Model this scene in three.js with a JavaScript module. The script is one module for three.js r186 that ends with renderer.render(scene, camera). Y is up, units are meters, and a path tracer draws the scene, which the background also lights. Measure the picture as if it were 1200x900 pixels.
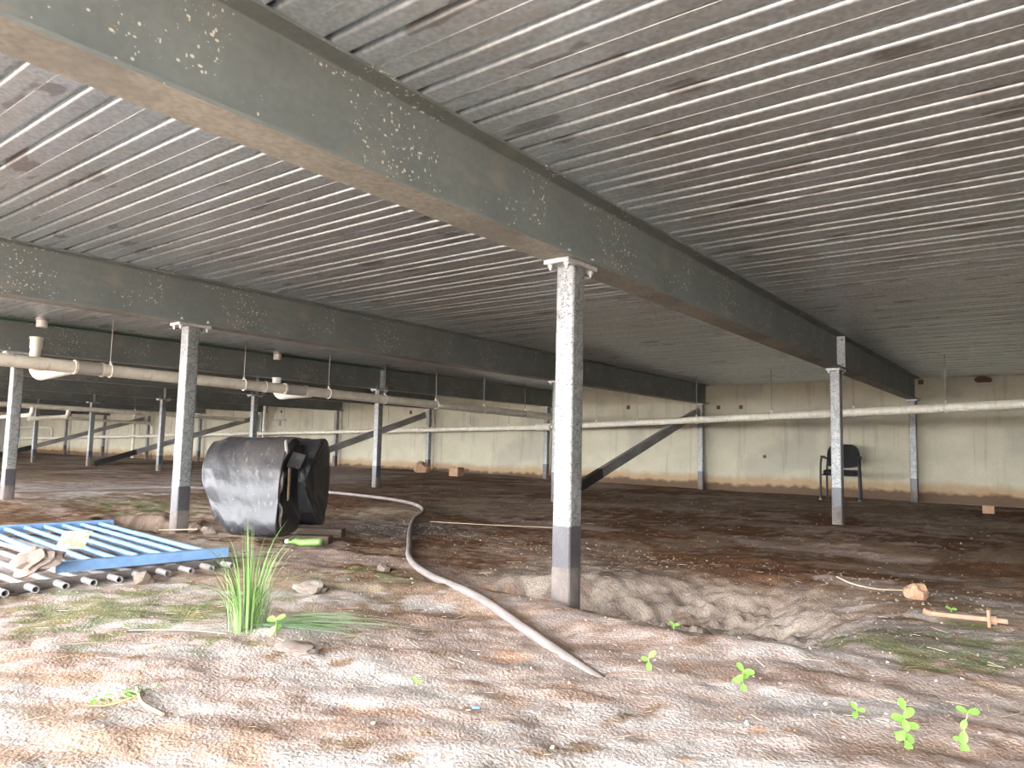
import * as THREE from 'three';
import { mergeGeometries as mergeRaw, mergeVertices, toCreasedNormals } from 'three/addons/utils/BufferGeometryUtils.js';
import { RoundedBoxGeometry } from 'three/addons/geometries/RoundedBoxGeometry.js';

// ------------------------------------------------------------------ camera, sky, exposure
const scene = new THREE.Scene();
const camera = new THREE.PerspectiveCamera(2 * Math.atan(450 / 847.35) * 180 / Math.PI, 4 / 3, 0.05, 200);
camera.position.set(0, 0.7, 0);
camera.rotation.order = 'YXZ';
camera.rotation.set(0.08745, 0.6516, 0.02262);
scene.add(camera);
scene.background = new THREE.Color().setRGB(0.965, 1.0, 1.05);   // even overcast sky
scene.backgroundIntensity = 1.0;
const renderer = new THREE.WebGLRenderer({ antialias: true });
renderer.toneMapping = THREE.LinearToneMapping;
renderer.toneMappingExposure = 34;
renderer.shadowMap.enabled = true;

const mergeGeometries = (l) => mergeRaw(l.some((g) => !g.index) ? l.map((g) => (g.index ? g.toNonIndexed() : g)) : l);
// ------------------------------------------------------------------ random numbers and noise
let seed = 7;
const rnd = () => { seed = (seed * 1664525 + 1013904223) >>> 0; return seed / 4294967296; };
const rr = (a, b) => a + (b - a) * rnd();
const clamp = (v, a = 0, b = 1) => Math.min(b, Math.max(a, v));
const lerp = (a, b, t) => a + (b - a) * t;
const smooth = (a, b, v) => { const t = clamp((v - a) / (b - a)); return t * t * (3 - 2 * t); };
function hash(ix, iy, k) {
  let h = Math.imul(ix, 374761393) ^ Math.imul(iy, 668265263) ^ Math.imul(k, 1274126177);
  h = Math.imul(h ^ (h >>> 13), 1274126177); h ^= h >>> 16;
  return (h >>> 0) / 4294967296;
}
function noise(x, y, k = 0, px = 0, py = px) {         // value noise 0..1, tiles every px, py cells
  let ix = Math.floor(x), iy = Math.floor(y);
  let fx = x - ix, fy = y - iy;
  fx = fx * fx * (3 - 2 * fx); fy = fy * fy * (3 - 2 * fy);
  let jx = ix + 1, jy = iy + 1;
  if (px) { ix = ((ix % px) + px) % px; jx = ((jx % px) + px) % px; iy = ((iy % py) + py) % py; jy = ((jy % py) + py) % py; }
  const a = hash(ix, iy, k), b = hash(jx, iy, k), c = hash(ix, jy, k), d = hash(jx, jy, k);
  return a + (b - a) * fx + (c - a) * fy + (a - b - c + d) * fx * fy;
}
function fbm(x, y, k = 0, oct = 4, px = 0, py = px) {
  let s = 0, a = 0.5, t = 0;
  for (let o = 0; o < oct; o++) { s += a * noise(x, y, k + o * 17, px, py); t += a; a *= 0.5; x *= 2; y *= 2; px *= 2; py *= 2; }
  return s / t;
}

// ------------------------------------------------------------------ textures
const toS = (v) => { v = clamp(v); return 255 * (v <= 0.0031308 ? v * 12.92 : 1.055 * Math.pow(v, 1 / 2.4) - 0.055); };
function texture(w, h, fn, srgb = true) {
  const data = new Uint8Array(w * h * 4);
  for (let y = 0; y < h; y++) for (let x = 0; x < w; x++) {
    const c = fn(x / w, y / h), i = (y * w + x) * 4;
    for (let k = 0; k < 3; k++) data[i + k] = srgb ? toS(c[k]) : clamp(c[k]) * 255;
    data[i + 3] = 255;
  }
  const t = new THREE.DataTexture(data, w, h);
  t.wrapS = t.wrapT = THREE.RepeatWrapping; t.magFilter = THREE.LinearFilter; t.minFilter = THREE.LinearMipmapLinearFilter;
  t.generateMipmaps = true; if (srgb) t.colorSpace = THREE.SRGBColorSpace; t.needsUpdate = true;
  return t;
}
const rep = (t, u, v = u) => { const c = t.clone(); c.repeat.set(u, v); c.needsUpdate = true; return c; };
const mul = (c, f) => [c[0] * f, c[1] * f, c[2] * f];
const mix = (a, b, t) => [lerp(a[0], b[0], t), lerp(a[1], b[1], t), lerp(a[2], b[2], t)];

// soil grain (multiplied with the vertex colours), one tile = 1.3 m
function soilHeight(u, v) {
  const f = fbm(u * 24, v * 24, 1, 4, 24), g = noise(u * 190, v * 190, 8, 190), c = noise(u * 420, v * 420, 9, 420);
  return 0.5 * f + 0.3 * g + 0.2 * c;
}
const soilMap = texture(1024, 1024, (u, v) => {
  const h = soilHeight(u, v), s = noise(u * 300, v * 300, 33, 300), l = fbm(u * 8, v * 8, 5, 4, 8);
  let f = 0.45 + 0.75 * h + 0.3 * (l - 0.5);
  if (s > 0.86) f *= 1.35; else if (s < 0.14) f *= 0.62;
  const w = noise(u * 60, v * 60, 41, 60);
  return [f * (0.97 + 0.06 * w), f, f * (1.03 - 0.06 * w)];
});
const soilBump = texture(1024, 1024, (u, v) => { const h = soilHeight(u, v); return [h, h, h]; }, false);
// concrete: one tile = 13.8 m x 1.95 m (u along the wall, v up from the soil)
const wallMap = texture(2048, 512, (u, v) => {
  const x = u * 13.8, y = v * 1.95;
  const big = fbm(u * 12, v * 3, 3, 5, 12, 3), mid = fbm(u * 48, v * 8, 13, 4, 48, 8), fine = noise(u * 1000, v * 240, 5, 1000, 240);
  let c = mix([0.40, 0.36, 0.265], [0.50, 0.465, 0.35], big);
  c = mul(c, 0.88 + 0.24 * mid); c = mul(c, 0.95 + 0.1 * fine);
  const blot = smooth(0.60, 0.74, fbm(u * 16, v * 3, 71, 5, 16, 3)); c = mix(c, [0.33, 0.30, 0.25], blot * 0.55);
  const run = smooth(0.62, 0.8, fbm(u * 200, v * 2, 90, 3, 200, 2)); c = mul(c, 1 - 0.14 * run);
  // water-borne mud line along the base, ragged upper edge
  const edge = 0.20 + 0.10 * fbm(u * 30, 0.5, 55, 4, 30) + 0.06 * (fbm(u * 160, v * 30, 56, 3, 160, 30) - 0.5);
  const m = smooth(edge + 0.10, edge - 0.05, y), d = smooth(edge - 0.06, edge - 0.14, y + 0.05 * (fbm(u * 140, v * 24, 57, 3, 140, 24) - 0.5));
  c = mix(c, [0.34, 0.20, 0.09], m * (0.6 + 0.3 * mid)); c = mix(c, [0.085, 0.05, 0.03], d * 0.9);
  return c;
});
const galvMap = texture(512, 512, (u, v) => {
  const a = noise(u * 60, v * 60, 2, 60), b = noise(u * 130, v * 130, 4, 130), l = fbm(u * 4, v * 4, 6, 5, 4), s = noise(u * 256, v * 256, 7, 256);
  let f = 0.72 + 0.3 * (a - 0.5) + 0.22 * (b - 0.5) + 0.5 * (l - 0.5);
  if (s > 0.93) f *= 0.7;
  return [f, f * 0.995, f * 0.985];
});
const deckMap = texture(2048, 512, (u, v) => {                     // tile = 9 m along the ribs x 1.2 m across
  const sp = noise(u * 700, v * 100, 2, 700, 100), l = fbm(u * 18, v * 8, 6, 4, 18, 8), st = fbm(u * 14, v * 24, 21, 4, 14, 24), k = fbm(u * 30, v * 12, 77, 4, 30, 12);
  let f = 0.74 + 0.24 * (sp - 0.5) + 0.16 * (l - 0.5) + 0.14 * (st - 0.5);
  let c = [f * 0.90, f * 0.985, f * 1.03];
  const d = smooth(0.70, 0.78, k); c = mix(c, [0.20, 0.18, 0.16], d * 0.55);
  const w = smooth(0.72, 0.8, fbm(u * 40, v * 30, 99, 4, 40, 30)); c = mix(c, [0.62, 0.6, 0.57], w * 0.4);
  return c;
});
const beamMap = texture(1024, 1024, (u, v) => {                    // tile = 1.6 m
  const l = fbm(u * 6, v * 6, 3, 5, 6), m = noise(u * 90, v * 90, 14, 90), cl = fbm(u * 7, v * 7, 31, 4, 7);
  let f = 0.9 + 0.35 * (l - 0.5) + 0.12 * (m - 0.5);
  let c = [0.180 * f, 0.200 * f, 0.186 * f];
  const sm = smooth(0.62, 0.8, fbm(u * 14, v * 5, 60, 4, 14, 5)); c = mix(c, [0.24, 0.225, 0.19], sm * 0.6);
  return c;
});
// cement spatter on the paint: dots drawn on the beam texture
function spatter(t, size, n, r0, r1, col, k) {
  const d = t.image.data, w = t.image.width, h = t.image.height;
  for (let i = 0; i < n; i++) {
    let cx, cy, tries = 0;
    do { cx = hash(i, tries, k) * w; cy = hash(i, tries, k + 1) * h; tries++; } while (fbm(cx / w * 7, cy / h * 7, 31, 4, 7) < 0.52 && tries < 6);
    const q = hash(i, 5, k + 2), r = r0 + (r1 - r0) * q * q * q * q, el = 0.6 + 0.8 * hash(i, 6, k + 3);
    for (let y = -Math.ceil(r * 1.5); y <= r * 1.5; y++) for (let x = -Math.ceil(r * 1.5); x <= r * 1.5; x++) {
      const g = clamp(r + 0.5 - Math.hypot(x * el, y / el)) * (0.5 + 0.5 * q);
      if (g <= 0) continue;
      const p = ((((cy + y) | 0) + h) % h * w + (((cx + x) | 0) + w) % w) * 4;
      for (let c = 0; c < 3; c++) d[p + c] = lerp(d[p + c], col[c], g);
    }
  }
  t.needsUpdate = true;
}
spatter(beamMap, 1.6, 3600, 0.4, 3.6, [205, 200, 182], 300);
spatter(beamMap, 1.6, 26, 1, 3.5, [190, 135, 75], 340);
const flangeMap = texture(512, 512, (u, v) => {                    // dirt caked on the underside of the flange, tile = 1.6 m
  const l = fbm(u * 7, v * 7, 43, 5, 7), m = noise(u * 120, v * 120, 44, 120), f = 0.85 + 0.5 * (l - 0.5) + 0.3 * (m - 0.5);
  return mix([0.315 * f, 0.305 * f, 0.265 * f], [0.17, 0.17, 0.155], smooth(0.56, 0.7, fbm(u * 5, v * 5, 48, 4, 5)) * 0.7);
});
const postMap = texture(512, 1024, (u, v) => {                    // galvanised post, tile = 0.5 x 1 m
  const a = noise(u * 110, v * 220, 3, 110, 220), b = fbm(u * 30, v * 60, 5, 3, 30, 60), l = fbm(u * 5, v * 5, 8, 4, 5);
  let f = 0.27 + 0.12 * (l - 0.5) + 0.22 * (b - 0.5);
  if (a > 0.76) f *= 0.42; if (a < 0.12) f *= 1.3;
  return [f, f, f * 0.97];
});
spatter(postMap, 1, 160, 0.6, 5, [195, 195, 186], 500);
spatter(postMap, 1, 420, 0.6, 4, [84, 82, 76], 520);
spatter(postMap, 1, 2, 4, 9, [190, 132, 62], 540);
const footMap = texture(256, 256, (u, v) => {
  const l = fbm(u * 6, v * 6, 8, 5, 6), m = noise(u * 70, v * 70, 9, 70);
  const f = 0.8 + 0.5 * (l - 0.5) + 0.25 * (m - 0.5);
  return [0.075 * f, 0.069 * f, 0.073 * f];
});
spatter(footMap, 1, 40, 0.5, 3, [160, 155, 150], 620);
const mudMap = texture(256, 256, (u, v) => {
  const l = fbm(u * 5, v * 9, 18, 5, 5, 9), m = noise(u * 90, v * 90, 19, 90), f = 0.8 + 0.6 * (l - 0.5) + 0.25 * (m - 0.5);
  return [0.165 * f, 0.135 * f, 0.12 * f];
});
const pvcMap = texture(512, 128, (u, v) => {
  const l = fbm(u * 16, v * 4, 8, 4, 16, 4), s = noise(u * 200, v * 50, 9, 200, 50);
  let f = 0.9 + 0.3 * (l - 0.5); let c = [0.76 * f, 0.71 * f, 0.585 * f];
  if (s > 0.94) c = mul(c, 0.6);
  return mix(c, [0.40, 0.35, 0.28], smooth(0.62, 0.8, fbm(u * 24, v * 6, 28, 4, 24, 6)) * 0.5);
});
const plasticMap = texture(512, 512, (u, v) => {
  const l = fbm(u * 5, v * 5, 3, 5, 5), d = fbm(u * 30, v * 12, 4, 4, 30, 12), sp = noise(u * 160, v * 160, 6, 160);
  let c = mix([0.022, 0.021, 0.023], [0.05, 0.044, 0.041], smooth(0.4, 0.75, l));
  c = mix(c, [0.22, 0.20, 0.18], smooth(0.70, 0.82, d) * 0.35); if (sp > 0.955) c = [0.3, 0.29, 0.28];
  return c;
});
const plasticBump = texture(512, 512, (u, v) => { const h = 0.6 * fbm(u * 6, v * 14, 43, 4, 6, 14) + 0.4 * Math.abs(fbm(u * 10, v * 10, 47, 4, 10) - 0.5) * 2; return [h, h, h]; }, false);
const rockMap = texture(256, 256, (u, v) => { const l = fbm(u * 6, v * 6, 3, 5, 6), m = noise(u * 60, v * 60, 6, 60), f = 0.7 + 0.6 * l * (0.7 + 0.6 * m); return mul(mix([0.40, 0.27, 0.21], [0.5, 0.42, 0.36], fbm(u * 4, v * 4, 12, 3, 4)), f * 0.42); });
const rustMap = texture(256, 256, (u, v) => { const l = fbm(u * 8, v * 8, 3, 5, 8), m = noise(u * 80, v * 80, 6, 80); return mul(mix([0.26, 0.145, 0.09], [0.42, 0.275, 0.185], l), 0.75 + 0.5 * m); });
const woodMap = texture(256, 256, (u, v) => { const g = fbm(u * 4, v * 40, 3, 4, 4, 40); return mul([0.30, 0.22, 0.15], 0.6 + 0.8 * g); });
const paperMap = texture(256, 256, (u, v) => { const l = fbm(u * 9, v * 9, 3, 4, 9); let c = [0.36, 0.35, 0.29]; c = mix(c, [0.17, 0.22, 0.1], smooth(0.5, 0.62, l)); return mul(c, 0.9 + 0.2 * noise(u * 50, v * 50, 4, 50)); });
const bluePaint = texture(256, 256, (u, v) => { const l = fbm(u * 8, v * 8, 3, 5, 8), s = noise(u * 70, v * 70, 5, 70); let c = mul([0.165, 0.285, 0.47], 0.8 + 0.4 * l); if (s > 0.95) c = [0.3, 0.32, 0.36]; return c; });

const S = (o) => new THREE.MeshStandardMaterial({ side: THREE.DoubleSide, ...o });
const P = (o) => new THREE.MeshPhysicalMaterial({ side: THREE.DoubleSide, ...o });
const rgb = (r, g, b) => new THREE.Color().setRGB(r, g, b);
const M = {
  soil: P({ vertexColors: true, map: soilMap, bumpMap: soilBump, bumpScale: 0.007, roughness: 1, specularIntensity: 0.15 }),
  wall: S({ map: wallMap, roughness: 0.92, bumpMap: wallMap, bumpScale: 0.002 }),
  block: S({ color: rgb(0.42, 0.40, 0.35), roughness: 0.95 }),
  deck: S({ map: deckMap, metalness: 0.78, roughness: 0.38 }),
  dustyFlange: S({ map: rep(flangeMap, 1 / 1.6), roughness: 0.8 }),
  slab: S({ color: rgb(0.4, 0.39, 0.36), roughness: 0.95 }),
  beam: S({ map: rep(beamMap, 1 / 1.6), roughness: 0.62 }),
  post: S({ map: postMap, metalness: 0.5, roughness: 0.55 }),
  galv: S({ map: rep(galvMap, 2), color: rgb(0.7, 0.7, 0.7), metalness: 0.35, roughness: 0.5 }),
  foot: S({ map: rep(footMap, 3), roughness: 0.38 }),
  mud: S({ map: rep(mudMap, 3), roughness: 0.95 }),
  brace: S({ map: rep(galvMap, 1.5), color: rgb(0.38, 0.37, 0.35), metalness: 0.2, roughness: 0.6 }),
  bitumen: S({ color: rgb(0.02, 0.019, 0.019), roughness: 0.6 }),
  pvc: S({ map: pvcMap, roughness: 0.45 }),
  pvcWhite: S({ color: rgb(0.72, 0.70, 0.64), roughness: 0.4 }),
  pvcGrey: S({ color: rgb(0.36, 0.33, 0.29), roughness: 0.5 }),
  rod: S({ color: rgb(0.30, 0.29, 0.27), metalness: 0.5, roughness: 0.5 }),
  plastic: P({ map: plasticMap, bumpMap: plasticBump, bumpScale: 0.006, roughness: 0.4, clearcoat: 0.1, clearcoatRoughness: 0.3, ior: 1.43 }),
  plasticBlack: P({ color: rgb(0.014, 0.014, 0.015), bumpMap: plasticBump, bumpScale: 0.012, roughness: 0.42 }),
  plasticScuff: S({ map: rep(galvMap, 6), color: rgb(0.26, 0.235, 0.21), roughness: 0.7 }),
  blue: S({ map: rep(bluePaint, 4), roughness: 0.42 }),
  greySteel: S({ map: rep(galvMap, 4), color: rgb(0.36, 0.33, 0.32), roughness: 0.55 }),
  darkSteel: S({ map: rep(galvMap, 4), color: rgb(0.13, 0.11, 0.1), roughness: 0.7 }),
  darkMark: S({ map: rep(rustMap, 6), color: rgb(0.32, 0.27, 0.24), roughness: 0.95 }),
  hose: S({ map: rep(galvMap, 3), color: rgb(0.27, 0.225, 0.205), roughness: 0.7 }),
  rock: S({ map: rep(rockMap, 2), roughness: 0.95 }),
  paleRock: S({ map: rep(rockMap, 3), color: rgb(1.05, 1.08, 1.08), roughness: 0.95 }),
  rust: S({ map: rep(rustMap, 5), roughness: 0.9 }),
  wood: S({ map: rep(woodMap, 3), roughness: 0.85 }),
  darkWood: S({ map: rep(woodMap, 3), color: rgb(0.35, 0.33, 0.34), roughness: 0.85 }),
  straw: S({ color: rgb(0.36, 0.29, 0.20), roughness: 0.9 }),
  paper: S({ map: paperMap, roughness: 0.85 }),
  grass: P({ vertexColors: true, roughness: 0.6, transmission: 0.2, thickness: 0 }),
  leaf: P({ color: rgb(0.15, 0.29, 0.045), roughness: 0.6, transmission: 0.2, thickness: 0 }),
  stem: S({ color: rgb(0.25, 0.33, 0.09), roughness: 0.7 }),
  chairFabric: S({ color: rgb(0.009, 0.008, 0.008), roughness: 0.9 }),
  chairFrame: S({ color: rgb(0.018, 0.017, 0.016), roughness: 0.5 }),
  box: S({ color: rgb(0.5, 0.5, 0.47), roughness: 0.6 }),
  screen: S({ color: rgb(0.01, 0.03, 0.02), roughness: 0.2 }),
  greenWire: S({ color: rgb(0.02, 0.09, 0.06), roughness: 0.5 }),
  bottle: P({ color: rgb(0.25, 0.42, 0.12), roughness: 0.35, transmission: 0.25, thickness: 0 }),
  dirtOrange: S({ map: rep(rustMap, 4), color: rgb(1.0, 0.98, 0.92), roughness: 0.95 }),
};

// ------------------------------------------------------------------ builders
const counts = {};
function numbered(name) { const n = counts[name] ?? 0; counts[name] = n + 1; return n ? `${name}_${String(n).padStart(3, '0')}` : name; }
function mesh(name, geo, mat, parent) { const m = new THREE.Mesh(geo, mat); m.name = name; parent.add(m); return m; }
function thing(name, label, category, pos = [0, 0, 0], turn = 0, group) {
  const o = new THREE.Group(); o.name = numbered(name); o.position.set(...pos); o.rotation.y = turn;
  o.userData = { label, category }; if (group) o.userData.group = group;
  scene.add(o); return o;
}
function single(name, geo, mat, label, category, pos = [0, 0, 0], group) {
  const o = mesh(numbered(name), geo, mat, scene); o.position.set(...pos);
  o.userData = { label, category }; if (group) o.userData.group = group; return o;
}
function structure(o, label, category) { o.userData = { label, category, kind: 'structure' }; return o; }
const box = (w, h, d, x = 0, y = 0, z = 0) => new THREE.BoxGeometry(w, h, d).translate(x, y, z);
const rbox = (w, h, d, x = 0, y = 0, z = 0, r = 0.004, s = 2) => new RoundedBoxGeometry(w, h, d, s, Math.min(r, w / 2.1, h / 2.1, d / 2.1)).translate(x, y, z);
const V = (x, y, z) => new THREE.Vector3(x, y, z);
function rod(a, b, r, seg = 8, r2 = r) {             // a capped cylinder from a to b
  const A = V(...a), B = V(...b), d = B.clone().sub(A), g = new THREE.CylinderGeometry(r2, r, d.length(), seg);
  g.applyQuaternion(new THREE.Quaternion().setFromUnitVectors(V(0, 1, 0), d.clone().normalize()));
  const m = A.add(B).multiplyScalar(0.5); return g.translate(m.x, m.y, m.z);
}
function capped(pts, r, seg, rad, curve) {           // tube with flat ends, uv in metres along it
  const c = curve ?? new THREE.CatmullRomCurve3(pts.map((p) => V(...p)), false, 'centripetal');
  const t = new THREE.TubeGeometry(c, seg, r, rad), L = c.getLength(), uv = t.attributes.uv;
  for (let i = 0; i < uv.count; i++) uv.setXY(i, uv.getX(i) * L, uv.getY(i));
  const parts = [t];
  for (const s of [0, 1]) {
    const p = c.getPointAt(s), n = c.getTangentAt(s).multiplyScalar(s ? 1 : -1);
    const d = new THREE.CircleGeometry(r, rad); d.applyQuaternion(new THREE.Quaternion().setFromUnitVectors(V(0, 0, 1), n)); parts.push(d.translate(p.x, p.y, p.z));
  }
  return mergeGeometries(parts);
}
function metreUV(g, k = 1) {                         // box projection, metres
  g = g.index ? g.toNonIndexed() : g; g.computeVertexNormals();
  const p = g.attributes.position, uv = new Float32Array(p.count * 2);
  for (let i = 0; i < p.count; i += 3) {
    const a = V().fromBufferAttribute(p, i), b = V().fromBufferAttribute(p, i + 1), c = V().fromBufferAttribute(p, i + 2);
    const n = b.clone().sub(a).cross(c.clone().sub(a)); const ax = Math.abs(n.x), ay = Math.abs(n.y), az = Math.abs(n.z);
    [a, b, c].forEach((q, j) => { const [u, v] = ax > ay && ax > az ? [q.z, q.y] : ay > az ? [q.x, q.z] : [q.x, q.y]; uv[(i + j) * 2] = u * k; uv[(i + j) * 2 + 1] = v * k; });
  }
  g.setAttribute('uv', new THREE.BufferAttribute(uv, 2)); return g;
}
function lumpy(rx, ry, rz, k, amp = 0.25, detail = 2) {   // a broken stone: faceted, unlike sides
  let g = mergeVertices(new THREE.IcosahedronGeometry(1, detail).deleteAttribute('uv').deleteAttribute('normal'), 1e-4);
  const p = g.attributes.position, v = V();
  for (let i = 0; i < p.count; i++) {
    v.fromBufferAttribute(p, i);
    const s = 1 + amp * (2 * fbm(v.x * 1.6 + 9 + k, v.y * 1.6 + v.z * 1.9 + 5, k, 3) - 1) * 1.6;
    p.setXYZ(i, v.x * s * rx, Math.max(v.y, -0.6) * s * ry, v.z * s * rz);
  }
  g = toCreasedNormals(g, 0.5); return metreUV2(g);
}
function metreUV2(g) {                                    // keeps the normals
  const n = g.attributes.normal.clone(); g = metreUV(g); g.setAttribute('normal', n); return g;
}
const smoothMetre = (g, ang = 0.7) => metreUV2(toCreasedNormals(g, ang));

// ------------------------------------------------------------------ soil
const DECK = 1.934, BEAM = 1.584, BX = -1.84, DX = 3.449, BACK = -12.9, EDGE = 2.2;
const ROW = [-2.87, -7.95, -12.72];
function groundY(x, z) {
  let y = 0.10 * Math.exp(-((x + 13) ** 2 / 40 + (z + 12) ** 2 / 12)) + 0.05 * Math.exp(-((x + 9) ** 2 / 6 + (z + 4) ** 2 / 8));
  const near = smooth(-9, -4, z);
  y += 0.075 * (fbm(x * 0.9 + 40, z * 1.1 + 40, 201, 3) - 0.5) * (0.4 + 0.6 * near);
  const ca = 0.86, sa = 0.5, u = x * ca - z * sa, w = x * sa + z * ca;                   // wash lines across the slope
  y += 0.03 * (fbm(u * 1.6 + 70, w * 5.5 + 70, 211, 4) - 0.5) * near;
  y += 0.024 * (fbm(x * 9 + 90, z * 11 + 90, 221, 4) - 0.5) * (0.35 + 0.65 * near);
  const fz = lerp(-3.35, -4.3, smooth(-2.5, -1.3, x)) + 0.25 * (fbm(x * 3 + 11, 3, 231, 3) - 0.5);   // hollow around the post
  const ez = -2.74 + 0.12 * (fbm(x * 3.5 + 30, 9, 233, 3) - 0.5);
  const inx = smooth(-2.85, -2.35, x) * smooth(-0.55, -1.15, x);
  const prof = smooth(ez + 0.02, ez - 0.16, z) * smooth(fz, fz + lerp(0.3, 0.85, smooth(-2.4, -1.3, x)), z);
  const rough = prof * inx;
  y -= 0.19 * rough; y += rough * (0.13 * (fbm(x * 9 + 5, z * 9 + 5, 235, 4) - 0.5) + 0.075 * (fbm(x * 24 + 5, z * 24 + 5, 237, 2) - 0.5));
  y += 0.035 * Math.exp(-(((z - ez - 0.16) / 0.16) ** 2)) * smooth(-3.0, -2.3, x) * smooth(-0.3, -1.1, x);
  const hx = (x + 6.05) / 0.62, hz = (z + 3.0) / 0.26, hr = Math.hypot(hx, hz) + 0.5 * (fbm(x * 5 + 3, z * 5 + 3, 241, 3) - 0.5);  // burrowed hollow
  y -= 0.24 * smooth(1.1, 0.6, hr); y += 0.07 * smooth(1.5, 0.6, hr) * (fbm(x * 11, z * 11, 247, 3) - 0.5); y += (0.01 + 0.09 * (fbm(x * 6, z * 6, 243, 3) - 0.5)) * Math.exp(-((hx / 2.2) ** 2 + ((z + 3.42) / 0.3) ** 2));
  const gx = (x + 2.42) / 0.3, gz = (z + 1.6) / 0.22; y += 0.012 * Math.exp(-(gx * gx + gz * gz));
  return y;
}
function soilColour(x, z) {
  const wp = fbm(x * 0.7 + 20, z * 0.7 + 20, 301, 3) - 0.5, md = fbm(x * 3.2 + 20, z * 3.2 + 20, 305, 4) - 0.5, fi = fbm(x * 14 + 3, z * 14 + 3, 309, 3) - 0.5;
  const ca = 0.86, sa = 0.5, u = x * ca - z * sa, w = x * sa + z * ca;
  const str = fbm(u * 1.4 + 31, w * 7 + 31, 313, 4) - 0.5;
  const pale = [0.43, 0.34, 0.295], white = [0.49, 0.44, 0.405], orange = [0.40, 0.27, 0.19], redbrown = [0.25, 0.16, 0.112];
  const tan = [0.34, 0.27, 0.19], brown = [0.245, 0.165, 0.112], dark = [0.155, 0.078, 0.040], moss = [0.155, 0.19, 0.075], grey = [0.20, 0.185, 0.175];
  let near = mix(pale, white, smooth(0.0, 0.14, str + 0.3 * fi));
  near = mix(near, orange, smooth(0.03, 0.16, md + 0.5 * wp + 0.35 * fi) * 0.85);
  near = mix(near, redbrown, smooth(0.08, 0.2, -str + 0.5 * fi) * 0.7);
  let midc = mix(tan, brown, smooth(-0.05, 0.1, md + 0.5 * fi)); midc = mix(midc, [0.36, 0.31, 0.25], smooth(0.07, 0.16, str + fi * 0.6) * 0.6);
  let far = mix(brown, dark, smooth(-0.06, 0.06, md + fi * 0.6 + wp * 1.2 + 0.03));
  far = mix(far, [0.22, 0.18, 0.15], smooth(0.10, 0.18, fi + 0.3 * str) * 0.6);
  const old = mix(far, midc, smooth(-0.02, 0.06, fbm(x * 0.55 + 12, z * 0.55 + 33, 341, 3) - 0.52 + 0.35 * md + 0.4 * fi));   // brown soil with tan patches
  const clay = fbm(x * 0.3 + 54.32, z * 0.3 + 159.45, 351, 2) + 0.28 * md + 0.3 * fi;                                          // patches of pale clay, offset picked so the foreground is pale and deep soil brown
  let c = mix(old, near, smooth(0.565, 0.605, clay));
  c = mix(c, pale, smooth(0.17, 0.21, fbm(x * 1.1 + 60, z * 2.3 + 60, 331, 4) - 0.5 + 0.15 * fi) * 0.6);    // clay spread on the brown soil
  const g1 = Math.exp(-(((x + 0.45) / 0.75) ** 2 + ((z + 3.25) / 0.42) ** 2)), g2 = Math.exp(-(((x + 3.1) / 0.9) ** 2 + ((z + 1.5) / 0.5) ** 2)) * 0.6,
    g3 = Math.exp(-(((x + 7.6) / 1.1) ** 2 + ((z + 3.6) / 0.5) ** 2)) * 0.8, g4 = Math.exp(-(((x + 2.9) / 0.4) ** 2 + ((z + 2.6) / 0.4) ** 2)) * 0.6;
  const g = Math.max(g1, g2, g3, g4);
  c = mix(c, moss, smooth(0.42, 0.66, g + 1.3 * md + 1.6 * fi) * smooth(0.08, 0.3, g) * 0.7);
  const pit = smooth(-2.85, -2.4, x) * smooth(-0.6, -1.1, x) * smooth(-2.72, -2.85, z) * smooth(-4.3, -3.7, z);
  c = mix(c, mix([0.46, 0.385, 0.32], [0.26, 0.205, 0.17], smooth(-0.1, 0.12, fi + 0.5 * md)), pit * 0.85);
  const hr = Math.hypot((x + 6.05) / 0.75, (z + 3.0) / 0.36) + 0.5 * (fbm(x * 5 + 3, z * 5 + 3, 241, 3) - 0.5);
  c = mix(c, mix([0.17, 0.125, 0.095], [0.08, 0.055, 0.04], smooth(-0.1, 0.1, fi)), smooth(1.15, 0.85, hr) * 0.9);  // darker brown inside the hollow, its shade put into the soil colour
  const os = Math.exp(-(((x + 1.53) / 0.13) ** 2 + ((z + 2.0) / 0.09) ** 2)); c = mix(c, [0.52, 0.27, 0.14], smooth(0.35, 0.65, os + fi * 1.6) * 0.6);
  const slab = smooth(0.13, 0.17, fbm(x * 1.2 + 7, z * 6 + 7, 317, 2) - 0.5) * smooth(-1.3, -0.6, x) * smooth(-5.4, -4.6, z) * smooth(-2.9, -3.1, z);
  c = mix(c, [0.33, 0.29, 0.26], slab * 0.75);
  c = mix(c, grey, smooth(0.35, 0.6, Math.exp(-(((x + 4.6) / 0.9) ** 2 + ((z + 4.3) / 0.7) ** 2)) + 0.9 * fi) * 0.6);
  return c;
}
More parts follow.
